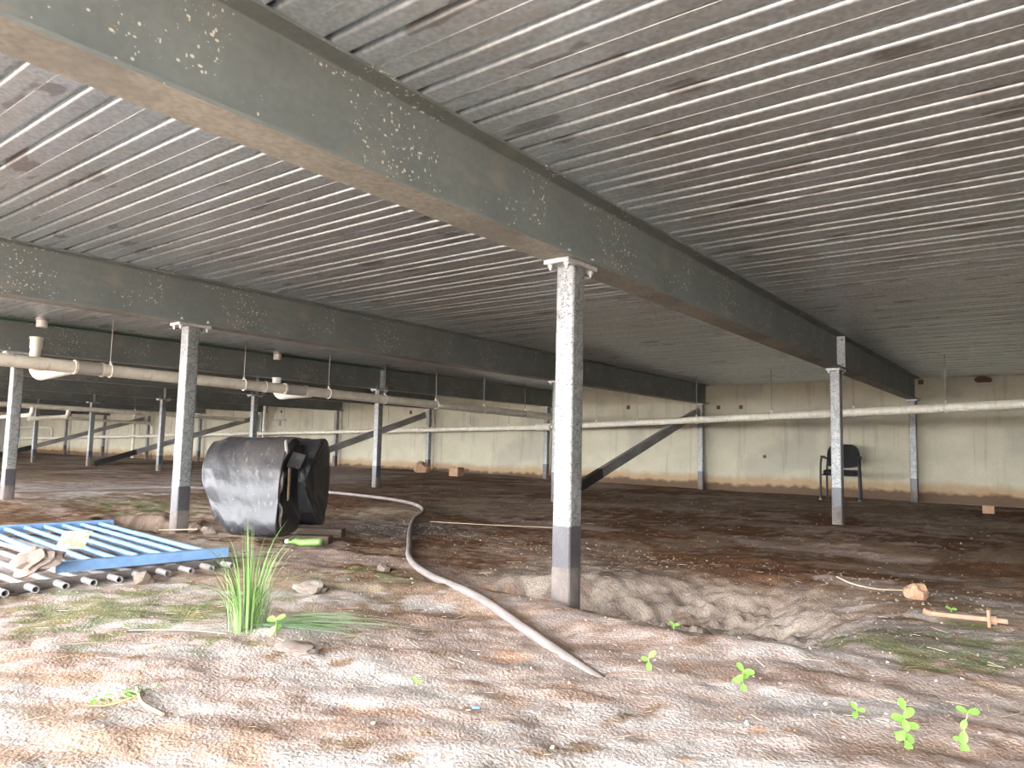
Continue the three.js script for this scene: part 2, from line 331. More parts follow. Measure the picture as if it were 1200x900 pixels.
{
  const axis = (a, b, f0, f1, fine, grow, max) => {
    const v = []; for (let t = f0; t <= f1; t += fine) v.push(t);
    let s = fine, t = f1; while (t < b) { s = Math.min(s * grow, max); t = Math.min(t + s, b); v.push(t); }
    s = fine; t = f0; while (t > a) { s = Math.min(s * grow, max); t = Math.max(t - s, a); v.unshift(t); }
    return v;
  };
  const xs = axis(-60, 40, -6.75, 0.35, 0.019, 1.03, 0.6), zs = axis(-13.05, 45, -4.4, -0.45, 0.018, 1.03, 0.8);
  const nx = xs.length, nz = zs.length, pos = new Float32Array(nx * nz * 3), col = new Float32Array(nx * nz * 3), uv = new Float32Array(nx * nz * 2), idx = [];
  let i = 0;
  for (const z of zs) for (const x of xs) {
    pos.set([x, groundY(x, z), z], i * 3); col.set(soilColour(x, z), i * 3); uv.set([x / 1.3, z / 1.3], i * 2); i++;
  }
  for (let b = 0; b < nz - 1; b++) for (let a = 0; a < nx - 1; a++) { const q = b * nx + a; idx.push(q, q + nx, q + 1, q + 1, q + nx, q + nx + 1); }
  const g = new THREE.BufferGeometry();
  g.setAttribute('position', new THREE.BufferAttribute(pos, 3)); g.setAttribute('color', new THREE.BufferAttribute(col, 3)); g.setAttribute('uv', new THREE.BufferAttribute(uv, 2));
  g.setIndex(idx); g.computeVertexNormals();
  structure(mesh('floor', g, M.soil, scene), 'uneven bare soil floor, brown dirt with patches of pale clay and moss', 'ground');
}

// ------------------------------------------------------------------ walls
{
  const wb = new THREE.Group(); wb.name = 'wall_back'; scene.add(wb);
  structure(wb, 'cream precast concrete wall with a rust-brown mud line along its base', 'wall');
  for (let n = -2; n < 11; n++) {
    const x1 = BX - (n - 0) * DX + 0.0, x0 = Math.max(x1 - DX, -38.4), X1 = Math.min(x1, 2.4); if (x0 >= X1) continue;
    const w = X1 - x0 - 0.008, g = rbox(w, 2.3, 0.2, 0, 0, 0, 0.006, 1), p = g.attributes.position, uv = g.attributes.uv;
    for (let i = 0; i < p.count; i++) uv.setXY(i, (p.getX(i) + (x0 + X1) / 2 - 3) / 13.8 + (((n + 9) * 5) % 7) * 0.137, (p.getY(i) + 0.85) / 1.95);
    const m = mesh('panel', g, M.wall, wb); m.position.set((x0 + X1) / 2, 0.85, BACK - 0.1);
  }
  const led = metreUV(box(41, 0.22, 0.2, 0, 0, 0)); const f = mesh('footing', led, M.mud, wb); f.position.set(-17.9, -0.10, BACK - 0.05);
  // dark squares for cast-in sockets and chips on the wall face
  const marks = [[-5.04, 1.52, 0.045], [-4.62, 1.52, 0.045], [-1.75, 1.87, 0.05], [-13.01, 1.52, 0.06], [-18.4, 1.6, 0.05], [-6.9, 1.55, 0.05], [-4.2, 0.64, 0.035]];
  for (const [x, y, r] of marks) mesh('cast_in_mark', metreUV(rbox(r * 1.5, r * 1.5, 0.012, x, y, BACK, 0.002, 1)), M.darkMark, wb);
  mesh('hole_lump', smoothMetre(lumpy(0.11, 0.06, 0.02, 4, 0.3, 2)), M.darkMark, wb).position.set(-0.92, 1.87, BACK);  // dark lump painted in for the shade of a hole in the wall
  const wl = mesh('wall_left', metreUV(box(0.25, 2.4, 15.2, -38.5, 0.9, -5.5)), M.block, scene); structure(wl, 'grey block wall closing the far end of the undercroft', 'wall');
  const wr = mesh('added_wall_right', metreUV(box(0.25, 2.4, 15.2, 2.4, 0.9, -5.5)), M.block, scene); structure(wr, 'added grey block wall, unseen, keeping light off from the near end', 'wall');  // added out of view, close in, to cut light on the posts
}

// ------------------------------------------------------------------ deck: one folded galvanised sheet every 0.3 m
{
  const ceil = new THREE.Group(); ceil.name = 'ceiling'; scene.add(ceil);
  structure(ceil, 'ribbed galvanised steel floor deck seen from below', 'ceiling');
  const L0 = -38.4, L1 = 2.4;
  const prof = [];                                     // [distance along -z, height above the pan]
  const slot = (c) => {
    prof.push([c - 0.0180, 0]);
    for (const [a, b] of [[-0.0165, 0.0007], [-0.0153, 0.0022], [-0.0150, 0.0045], [-0.0200, 0.0300], [0.0200, 0.0300], [0.0118, 0.0125], [0.0122, 0.0090], [0.0136, 0.0056], [0.0158, 0.0028], [0.0186, 0.0009]]) prof.push([c + a, b]);
    prof.push([c + 0.022, 0]);
  };
  prof.push([0, 0.012], [0.0022, 0.0090], [0.0026, 0.0020], [0.0036, 0.0004], [0.0048, 0]);
  slot(0.1); slot(0.2);
  prof.push([0.2965, 0], [0.2977, -0.0004], [0.2988, -0.0004], [0.2995, 0.0010], [0.2997, 0.012]);
  const sheet = (variant) => {
    const pos = [], uv = [], segs = 1;
    for (let i = 0; i < prof.length - 1; i++) {
      const [a, h0] = prof[i], [b, h1] = prof[i + 1];
      const q = [[L0, h0, -a], [L1, h0, -a], [L1, h1, -b], [L0, h1, -b]], t = [[L0, a], [L1, a], [L1, b], [L0, b]];
      for (const k of [0, 2, 1, 0, 3, 2]) { pos.push(...q[k]); uv.push(t[k][0] / 9 + variant * 0.37, t[k][1] / 1.2 + variant * 0.25); }
    }
    const g = new THREE.BufferGeometry(); g.setAttribute('position', new THREE.Float32BufferAttribute(pos, 3)); g.setAttribute('uv', new THREE.Float32BufferAttribute(uv, 2));
    g.computeVertexNormals(); return g;
  };
  const variants = [0, 1, 2, 3, 4, 5, 6].map(sheet);
  for (let k = -12; k < 39; k++) {
    const z = -1.228 - 0.3 * k; if (z > EDGE + 0.05 || z < BACK) continue;
    mesh('deck_sheet', variants[(k * 3 + 70) % 7], M.deck, ceil).position.set(0, DECK, z);
  }
  const zTop = 0.272;
  mesh('slab', metreUV(box(41.2, 0.16, EDGE - BACK + 0.2, -17.9, DECK + 0.032 + 0.08, (EDGE + BACK - 0.2) / 2)), M.slab, ceil);
}

// ------------------------------------------------------------------ steel beams
const ishape = (() => {
  const b = 0.0855, d = 0.175, tf = 0.0115, tw = 0.0036, r = 0.011, s = new THREE.Shape();
  s.moveTo(-b, -d); s.lineTo(b, -d); s.lineTo(b, -d + tf); s.lineTo(tw + r, -d + tf); s.quadraticCurveTo(tw, -d + tf, tw, -d + tf + r);
  s.lineTo(tw, d - tf - r); s.quadraticCurveTo(tw, d - tf, tw + r, d - tf); s.lineTo(b, d - tf); s.lineTo(b, d); s.lineTo(-b, d); s.lineTo(-b, d - tf);
  s.lineTo(-tw - r, d - tf); s.quadraticCurveTo(-tw, d - tf, -tw, d - tf - r); s.lineTo(-tw, -d + tf + r); s.quadraticCurveTo(-tw, -d + tf, -tw - r, -d + tf); s.lineTo(-b, -d + tf); s.closePath();
  return s;
})();
const beamLabels = ['grey steel I-beam with dusty flange resting on the post in the soil hollow', 'grey steel I-beam resting on the post next to the black wrapped bale',
  'grey steel I-beam running just behind the large cream drain pipe', 'grey steel I-beam whose post carries the brace behind the black bale'];
const beamLen = EDGE - BACK - 0.02;
const beamGeo = toCreasedNormals(new THREE.ExtrudeGeometry(ishape, { depth: beamLen, bevelEnabled: false, curveSegments: 3 }), 0.6);
const flangeGeo = metreUV(box(0.168, 0.0012, beamLen - 0.004, 0, -0.1752, beamLen / 2));
const stiffGeo = metreUV(rbox(0.079, 0.325, 0.014, 0.0, 0, 0, 0.002, 1));
const boltGeo = mergeGeometries([new THREE.CylinderGeometry(0.014, 0.014, 0.012, 6), new THREE.CylinderGeometry(0.019, 0.019, 0.003, 12).translate(0, -0.007, 0), new THREE.CylinderGeometry(0.008, 0.008, 0.014, 8).translate(0, 0.012, 0)]);
for (let n = 0; n < 10; n++) {
  const b = thing('steel_beam', beamLabels[n] ?? 'grey steel I-beam far along the undercroft beyond the braced posts', 'beam', [BX - n * DX, BEAM + 0.175, EDGE - beamLen], 0, n > 3 ? 'far floor beams' : undefined);
  const body = mesh('i_section', beamGeo, M.beam, b);
  mesh('flange_underside', flangeGeo, M.dustyFlange, b);
  const zl = ROW[1] - (EDGE - beamLen);
  const st = mesh('stiffener_plate', stiffGeo, M.galv, b); st.position.set(0.0445, 0, zl);
  for (const y of [-0.13, 0.125]) { const bo = mesh('bolt', boltGeo, M.rod, st); bo.position.set(0.012, y, 0.011); bo.rotation.x = Math.PI / 2; }
}

// ------------------------------------------------------------------ posts
const sq = (w, r) => { const s = new THREE.Shape(), h = w / 2; s.moveTo(-h + r, -h); s.lineTo(h - r, -h); s.absarc(h - r, -h + r, r, -Math.PI / 2, 0); s.lineTo(h, h - r); s.absarc(h - r, h - r, r, 0, Math.PI / 2); s.lineTo(-h + r, h); s.absarc(-h + r, h - r, r, Math.PI / 2, Math.PI); s.lineTo(-h, -h + r); s.absarc(-h + r, -h + r, r, Math.PI, 1.5 * Math.PI); return s; };
function postGeo(w, y0, y1, ju, jv) {                // square hollow section standing from y0 to y1
  let g = new THREE.ExtrudeGeometry(sq(w, 0.011), { depth: y1 - y0, bevelEnabled: false, curveSegments: 3 }).rotateX(-Math.PI / 2).translate(0, y0, 0);
  g = smoothMetre(g, 0.6); const p = g.attributes.position, nn = g.attributes.normal, uv = g.attributes.uv;
  for (let i = 0; i < p.count; i++) { const side = Math.abs(nn.getX(i)) > 0.7 ? p.getZ(i) + 0.3 * Math.sign(nn.getX(i)) : p.getX(i); uv.setXY(i, side / 0.5 + ju, p.getY(i) + jv); }
  return g;
}
const plateGeo = metreUV(rbox(0.14, 0.022, 0.26, 0, 0, 0, 0.003, 1)), plateShort = metreUV(rbox(0.14, 0.022, 0.16, 0, 0, 0, 0.003, 1));
const postLabel = (n, r) => ({
  '0,0': 'thick speckled galvanised post with mud-stained foot standing in the soil hollow', '0,1': 'speckled galvanised post standing in front of the black armchair', '0,2': 'galvanised post against the wall to one side of the black armchair',
  '1,0': 'galvanised post beside the black wrapped bale', '1,1': 'galvanised post at the foot of the brace that rises to the wall near the armchair', '1,2': 'galvanised wall post that holds the top of the brace nearest the armchair',
  '2,0': 'galvanised post crossed at its head by the large cream drain', '2,1': 'galvanised post whose plate is crossed by the large drain, in front of a brace', '2,2': 'galvanised wall post beside the elbow where the two wall drains meet',
  '3,0': 'galvanised post of the beam behind the large drain', '3,1': 'galvanised post rising behind the black wrapped bale', '3,2': 'galvanised wall post holding the brace behind the large drain',
  '4,1': 'slim middle-row post seen behind the post beside the bale', '5,1': 'slim middle-row post crossed by the far drain with dropped branches', '6,1': 'slim middle-row post beside the dropped branches of the far drain', '7,1': 'slim middle-row post at the foot of the farthest brace',
  '4,2': 'slim wall post near the dark trapeze bracket, behind the brace at the bale', '5,2': 'slim wall post next to the vertical downpipe and grey control box', '6,2': 'slim wall post between the two dim far braces', '7,2': 'slim wall post holding the top of the farthest dim brace',
}[`${n},${r}`] ?? 'slim galvanised wall post at the far end near the small elbowed pipe');
for (let n = 0; n < 10; n++) for (let r = 0; r < 3; r++) {
  if (r === 0 && n > 3 || r === 1 && n > 7) continue;
  const x = BX - 0.01 - n * DX, z = ROW[r], gy = groundY(x, z) - (n === 0 && r === 0 ? 0.05 : 0), key = `${n},${r}`;
  const c = thing('steel_post', postLabel(n, r), 'post', [x, 0, z], 0, n > 7 ? 'far wall posts' : undefined);
  const yb = (n === 0 && r === 0 ? 0.345 : 0.34 + 0.05 * hash(n, r, 5)), topY = BEAM - 0.022;
  mesh('shaft', postGeo(0.1, yb, topY, hash(n, r, 1), hash(n, r, 2)), M.post, c);
  const ymud = yb - 0.16 - 0.03 * hash(n, r, 8);
  mesh('painted_foot', postGeo(0.1016, ymud, yb, hash(n, r, 3), 0), M.foot, c);
  mesh('muddy_foot', postGeo(0.1022, gy - 0.12, ymud, hash(n, r, 4), 0), M.mud, c);
  const pl = mesh('cap_plate', r === 2 ? plateShort : plateGeo, M.galv, c); pl.position.set(0, BEAM - 0.0125, 0);
  if (n < 5 && r < 2) for (const [bx, bz] of [[-0.045, 0.105], [0.045, 0.105], [-0.045, -0.105], [0.045, -0.105]]) {
    const b = mesh('bolt', boltGeo, M.galv, pl); b.rotation.x = Math.PI; b.position.set(bx, -0.019, bz);
    const t = mesh('bolt', boltGeo, M.galv, pl); t.position.set(bx * 1.25, 0.031, bz);
  }
}

// ------------------------------------------------------------------ diagonal braces in every second beam line
for (const [n, label] of [[1, 'dark diagonal steel brace with black lower end, rising to the wall near the armchair'], [3, 'dark diagonal steel brace rising behind the black bale to the wall'],
  [5, 'dim diagonal brace in the far part, crossing behind the post beside the bale'], [7, 'dim diagonal brace crossed by a thin drain at the far end']]) {
  const x = BX - n * DX, a = V(x, 0.06, -8.07), b = V(x, 1.44, -12.6), L = a.distanceTo(b);
  const br = thing('steel_brace', label, 'brace', [a.x, a.y, a.z]);
  br.rotation.x = Math.atan2(b.y - a.y, -(b.z - a.z));       // local -z runs up the brace
  const ch = (z0, z1, t) => metreUV(mergeGeometries([rbox(0.008 + t, 0.13 + t, z1 - z0, 0.036, 0, -(z0 + z1) / 2, 0.002, 1), rbox(0.08 + t, 0.009 + t, z1 - z0, 0, 0.0605, -(z0 + z1) / 2, 0.002, 1), rbox(0.08 + t, 0.009 + t, z1 - z0, 0, -0.0605, -(z0 + z1) / 2, 0.002, 1)]));
  mesh('channel', ch(0.0, L - 0.06, 0), M.brace, br);
  mesh('bitumen_end', ch(-0.002, 1.05, 0.0016), M.bitumen, br);
  const gus = mesh('gusset_plate', metreUV(rbox(0.012, 0.16, 0.16, 0, 0, -L + 0.08, 0.002, 1)), M.galv, br);
}

// ------------------------------------------------------------------ drains
const dir = (a, b) => V(...b).sub(V(...a)).normalize();
function ring(c, d, R, w, mat, parent, name = 'collar') {
  const g = new THREE.CylinderGeometry(R, R, w, 20, 1); g.applyQuaternion(new THREE.Quaternion().setFromUnitVectors(V(0, 1, 0), d)); return mesh(name, g.translate(...c), mat, parent);
}
const onLine = (a, b, z) => { const t = (z - a[2]) / (b[2] - a[2]); return [lerp(a[0], b[0], t), lerp(a[1], b[1], t), z]; };
const onLineX = (a, b, x) => { const t = (x - a[0]) / (b[0] - a[0]); return [x, lerp(a[1], b[1], t), lerp(a[2], b[2], t)]; };
function hanger(parent, p, R, d, x = 0) {
  const h = mesh('clip', (() => { const g = new THREE.TorusGeometry(R + 0.006, 0.007, 6, 20); g.applyQuaternion(new THREE.Quaternion().setFromUnitVectors(V(0, 0, 1), d)); return mergeGeometries([g.translate(...p), rbox(0.02, 0.03, 0.02, p[0], p[1] + R + 0.018, p[2], 0.003, 1)]); })(), M.pvcWhite, parent);
  mesh('hanger_rod', rod([p[0], p[1] + R + 0.02, p[2]], [p[0], DECK, p[2]], 0.0055, 6), M.rod, parent);
}
{ // large drain under the deck
  const a = [-7.92, 1.448, 0.4], b = [-7.92, 1.305, -12.25], d = dir(a, b), R = 0.0625;
  const t = thing('drain_pipe', 'large cream pvc drain hung under the deck beside the beams', 'pipe');
  mesh('pipe', capped([a, b], R, 12, 24, new THREE.LineCurve3(V(...a), V(...b))), M.pvc, t);
  mesh('bend', capped([b, [-7.93, 1.30, -12.42], [-8.06, 1.24, -12.52], [-8.35, 1.17, -12.55]], R, 16, 20), M.pvc, t);
  for (const [z0, z1] of [[-3.1, -3.36], [-5.58, -5.9], [0.1, -0.2]]) { const A = onLine(a, b, z0), B = onLine(a, b, z1); mesh('sleeve', rod(A, B, R + 0.006, 24), M.pvcGrey, t); for (const q of [A, B]) ring(q, d, R + 0.012, 0.025, M.pvc, t); }
  ring(onLine(a, b, -5.3), d, R + 0.009, 0.03, M.pvc, t);
  for (const z of [-1.9, -3.44, -5.0, -6.28, -7.3, -8.4, -9.6, -10.8, -11.9]) hanger(t, onLine(a, b, z), R, d);
  // two open junctions: an upright socket that bends into the main
  for (const [x, z, zj, top] of [[-8.38, -2.90, -3.0, 1.72], [-8.5, -5.86, -5.65, 1.575]]) {
    const q = onLine(a, b, zj - 0.1);
    mesh('junction', capped([[x, top - 0.05, z], [x, 1.40, z], [x + 0.06, 1.33, z - 0.02], [x + 0.2, 1.335, z - 0.06], [-8.0, q[1] - 0.02, z - 0.2]], 0.05, 24, 18), M.pvcWhite, t);
    mesh('socket', capped([[x, top - 0.11, z], [x, top, z]], 0.058, 2, 20, new THREE.LineCurve3(V(x, top - 0.12, z), V(x, top, z))), M.pvcWhite, t);
    ring([x, top - 0.012, z], V(0, 1, 0), 0.064, 0.024, M.pvcWhite, t);
  }
}
for (const [x, z, lab] of [[-8.42, -2.95, 'short white pvc stub hanging from the deck above the nearer open junction'], [-8.6, -5.92, 'short white pvc stub hanging from the deck above the farther open junction']]) {
  const s = thing('deck_stub', lab, 'pipe', [x, DECK, z]);
  mesh('stub', rod([0, 0.0, 0], [0, -0.10, 0], 0.052, 20), M.pvcWhite, s); mesh('stub_flange', rod([0, -0.004, 0], [0, -0.03, 0], 0.058, 20), M.pvcGrey, s);
}
{ // drain angled across in front of the wall
  const a = [-8.40, 1.14, -12.427], b = [2.2, 1.353, -8.9], d = dir(a, b), R = 0.054;
  const t = thing('drain_pipe', 'long cream pvc drain crossing in front of the wall beside the armchair', 'pipe');
  mesh('pipe', capped([a, b], R, 12, 22, new THREE.LineCurve3(V(...a), V(...b))), M.pvc, t);
  for (const x of [-7.1, -6.05, -4.75, -3.4, -2.2, -1.1, 0.2]) hanger(t, onLineX(a, b, x), R, d);
}
{ // drain along the wall
  const a = [-8.85, 1.13, -12.5], b = [-38.2, 0.58, -12.55], d = dir(a, b), R = 0.05;
  const t = thing('drain_pipe', 'long cream pvc drain running along the wall behind the braces', 'pipe');
  mesh('pipe', capped([a, b], R, 12, 20, new THREE.LineCurve3(V(...a), V(...b))), M.pvc, t);
  mesh('elbow', capped([[-8.85, 1.13, -12.5], [-8.68, 1.135, -12.5], [-8.55, 1.14, -12.475], [-8.42, 1.14, -12.434]], 0.075, 12, 18), M.pvc, t);
  for (const x of [-9.6, -10.7, -11.9, -13.4, -14.9, -16.4, -18.6, -20.3, -22.2, -24, -26.2]) hanger(t, onLineX(a, b, x), R, d);
  for (const x of [-12.35, -15.8, -21]) ring(onLineX(a, b, x), d, R + 0.01, 0.1, M.pvc, t);
}
{ // far drain with two dropped branches
  const a = [-18.3, 1.47, 0.2], b = [-18.3, 1.31, -11.6], d = dir(a, b), R = 0.056;
  const t = thing('drain_pipe', 'dim pvc drain with two dropped branches in the far part', 'pipe');
  mesh('pipe', capped([a, b], R, 8, 18, new THREE.LineCurve3(V(...a), V(...b))), M.pvc, t);
  for (const z of [-7.1, -6.36]) mesh('branch', capped([[-18.3, 1.36, z], [-18.3, 1.25, z], [-18.38, 1.19, z], [-18.6, 1.175, z], [-20.6, 1.14, z]], 0.05, 28, 14), M.pvc, t);
  for (const z of [-8.6, -10.2, -5]) hanger(t, onLine(a, b, z), R, d);
}
{ // thin drain near the far brace
  const t = thing('drain_pipe', 'thin pvc drain with an elbow dropping to the wall drain at the far end', 'pipe');
  mesh('pipe', capped([[-25.2, 1.42, -5.5], [-25.2, 1.25, -12.1], [-25.2, 1.24, -12.4], [-25.25, 1.15, -12.5], [-25.25, 0.89, -12.5]], 0.05, 50, 14), M.pvc, t);
}
single('downpipe', capped([[-18.92, 0.0, -12.68], [-18.92, 1.93, -12.68]], 0.045, 4, 16, new THREE.LineCurve3(V(-18.92, -0.05, -12.68), V(-18.92, 1.93, -12.68))), M.pvc, 'slim vertical cream downpipe standing against the wall beside the grey control box', 'pipe');
single('downpipe', capped([[-27.0, 0.0, -12.7], [-27, 1.93, -12.7]], 0.05, 4, 14, new THREE.LineCurve3(V(-27, -0.05, -12.7), V(-27, 1.93, -12.7))), M.pvc, 'slim vertical downpipe on the wall at the far end', 'pipe');
single('conduit', capped([[-38.36, 1.1, -12.85], [-34.9, 1.1, -12.85], [-34.65, 1.06, -12.85], [-34.6, 0.95, -12.85], [-34.6, 0.66, -12.84]], 0.045, 40, 12), M.pvc, 'small grey pipe with an elbow low on the far end of the wall', 'pipe');
{
  const b = thing('control_box', 'small pale grey box with a dark window fixed on the wall', 'box', [-19.6, 0.95, -12.84]);
  mesh('case', metreUV(rbox(0.3, 0.55, 0.12, 0, 0.275, 0, 0.012, 2)), M.box, b); mesh('window', rbox(0.16, 0.16, 0.01, 0.02, 0.17, 0.061, 0.002, 1), M.screen, b); mesh('lid', rbox(0.31, 0.2, 0.02, 0, 0.44, 0.062, 0.006, 1), M.box, b);
}
{
  const b = thing('trapeze_hanger', 'dark trapeze bracket hanging on two rods in front of the wall', 'bracket', [-17.9, 1.33, -12.5]);
  mesh('bar', rbox(0.55, 0.04, 0.04, 0, 0, 0, 0.004, 1), M.rod, b); mesh('foot', rbox(0.04, 0.16, 0.04, 0.02, -0.08, 0, 0.004, 1), M.rod, b);
  for (const x of [-0.16, 0.2]) mesh('hanger_rod', rod([x, 0, 0], [x, DECK - 1.33, 0], 0.009, 6), M.rod, b);
}
single('cable', capped([[-8.64, 1.905, 0.3], [-8.64, 1.90, -2.5], [-8.64, 1.905, -4], [-8.64, 1.90, -6], [-8.64, 1.905, -9]], 0.011, 40, 8), M.greenWire, 'dark green cable run along the top flange of a beam', 'cable');

// ------------------------------------------------------------------ armchair
{
  const cx = -2.78, cz = -12.2, t = thing('armchair', 'black fabric armchair with dark tubular frame standing at the wall', 'chair', [cx, groundY(cx, cz) - 0.005, cz], 0.10);
  const seat = new RoundedBoxGeometry(0.48, 0.08, 0.47, 4, 0.035), sp = seat.attributes.position;
  for (let i = 0; i < sp.count; i++) sp.setY(i, sp.getY(i) + 0.02 * (1 - (sp.getX(i) / 0.24) ** 2) * (sp.getY(i) > 0 ? 1 : 0));
  seat.computeVertexNormals(); mesh('seat', seat.translate(0, 0.42, 0.0), M.chairFabric, t);
  const bs = new THREE.Shape(); bs.moveTo(-0.22, 0.0); bs.quadraticCurveTo(-0.24, 0.2, -0.20, 0.27); bs.quadraticCurveTo(-0.17, 0.32, -0.1, 0.325); bs.lineTo(0.1, 0.325); bs.quadraticCurveTo(0.17, 0.32, 0.20, 0.27); bs.quadraticCurveTo(0.24, 0.2, 0.22, 0.0); bs.quadraticCurveTo(0, -0.05, -0.22, 0);
  const bg = new THREE.ExtrudeGeometry(bs, { depth: 0.035, bevelEnabled: true, bevelSize: 0.012, bevelThickness: 0.012, bevelSegments: 2, curveSegments: 6 }).rotateX(-0.16).translate(0, 0.53, -0.235);
  mesh('backrest', bg, M.chairFabric, t);
  for (const s of [-1, 1]) {
    mesh('arm_frame', capped([[s * 0.275, 0, 0.25], [s * 0.272, 0.3, 0.235], [s * 0.27, 0.56, 0.215], [s * 0.268, 0.64, 0.16], [s * 0.267, 0.655, 0.05], [s * 0.26, 0.65, -0.12], [s * 0.25, 0.64, -0.235]], 0.0155, 30, 10), M.chairFrame, t);
    mesh('armrest', smoothMetre(new RoundedBoxGeometry(0.05, 0.026, 0.25, 3, 0.012).translate(s * 0.266, 0.668, 0.02)), M.chairFrame, t);
    mesh('leg', capped([[s * 0.215, 0.72, -0.27], [s * 0.235, 0.6, -0.245], [s * 0.245, 0.42, -0.22], [s * 0.25, 0.2, -0.26], [s * 0.255, 0, -0.31]], 0.0155, 24, 10), M.chairFrame, t);
    mesh('glide', rod([s * 0.275, 0, 0.25], [s * 0.275, 0.02, 0.25], 0.022, 10), M.pvcGrey, t);
  }
  mesh('cross_bar', rod([-0.26, 0.385, 0.18], [0.26, 0.385, 0.18], 0.012, 8), M.chairFrame, t); mesh('cross_bar', rod([-0.25, 0.385, -0.2], [0.25, 0.385, -0.2], 0.012, 8), M.chairFrame, t);
}

// ------------------------------------------------------------------ black wrapped bale
function bundle(L, sec, opts) {                       // sec(t, s) gives [depth, height] of the outline at angle t, s runs 0..1 along the length
  const nu = 60, nt = 84, pos = [], uv = [], idx = [];
  const rows = [];
  for (let i = 0; i <= nu; i++) rows.push([i / nu, 1]);
  const full = [...[0.08, 0.2, 0.35, 0.5, 0.65, 0.78, 0.88, 0.96].map((k) => [0, k]), ...rows, ...[0.96, 0.88, 0.78, 0.65, 0.5, 0.35, 0.2, 0.08].map((k) => [1, k])];
  full.forEach(([s, k], i) => {
    for (let j = 0; j <= nt; j++) {
      const t = (j % nt) / nt * Math.PI * 2, [d, h] = sec(t, s), dent = (1 - k) * opts.dent * (s ? -1 : 1) + (1 - k) * 0.05 * (fbm(Math.cos(t) * 3 + 9, Math.sin(t) * 3 + k * 3, opts.k + 3, 3) - 0.5);
      const hc = opts.hc;
      const wr = k === 1 ? opts.wrinkle * (fbm(s * 5 + 3, j / nt * 16, opts.k, 4, 0) - 0.5) * (j === nt ? 1 : 1) : 0;
      const wr0 = k === 1 && (j === 0 || j === nt) ? opts.wrinkle * (fbm(s * 5 + 3, 0, opts.k, 4) - 0.5) : wr;
      pos.push((s - 0.5) * L + dent + opts.skew(s, h), hc + (h - hc) * k * (1 + wr0), d * k * (1 + wr0)); uv.push(s * L * 1.3, j / nt * 1.6);
    }
  });
  const w = nt + 1;
  for (let i = 0; i < full.length - 1; i++) for (let j = 0; j < nt; j++) { const q = i * w + j; idx.push(q, q + 1, q + w, q + 1, q + w + 1, q + w); }
  const g = new THREE.BufferGeometry(); g.setAttribute('position', new THREE.Float32BufferAttribute(pos, 3)); g.setAttribute('uv', new THREE.Float32BufferAttribute(uv, 2)); g.setIndex(idx); g.computeVertexNormals();
  return g;
}
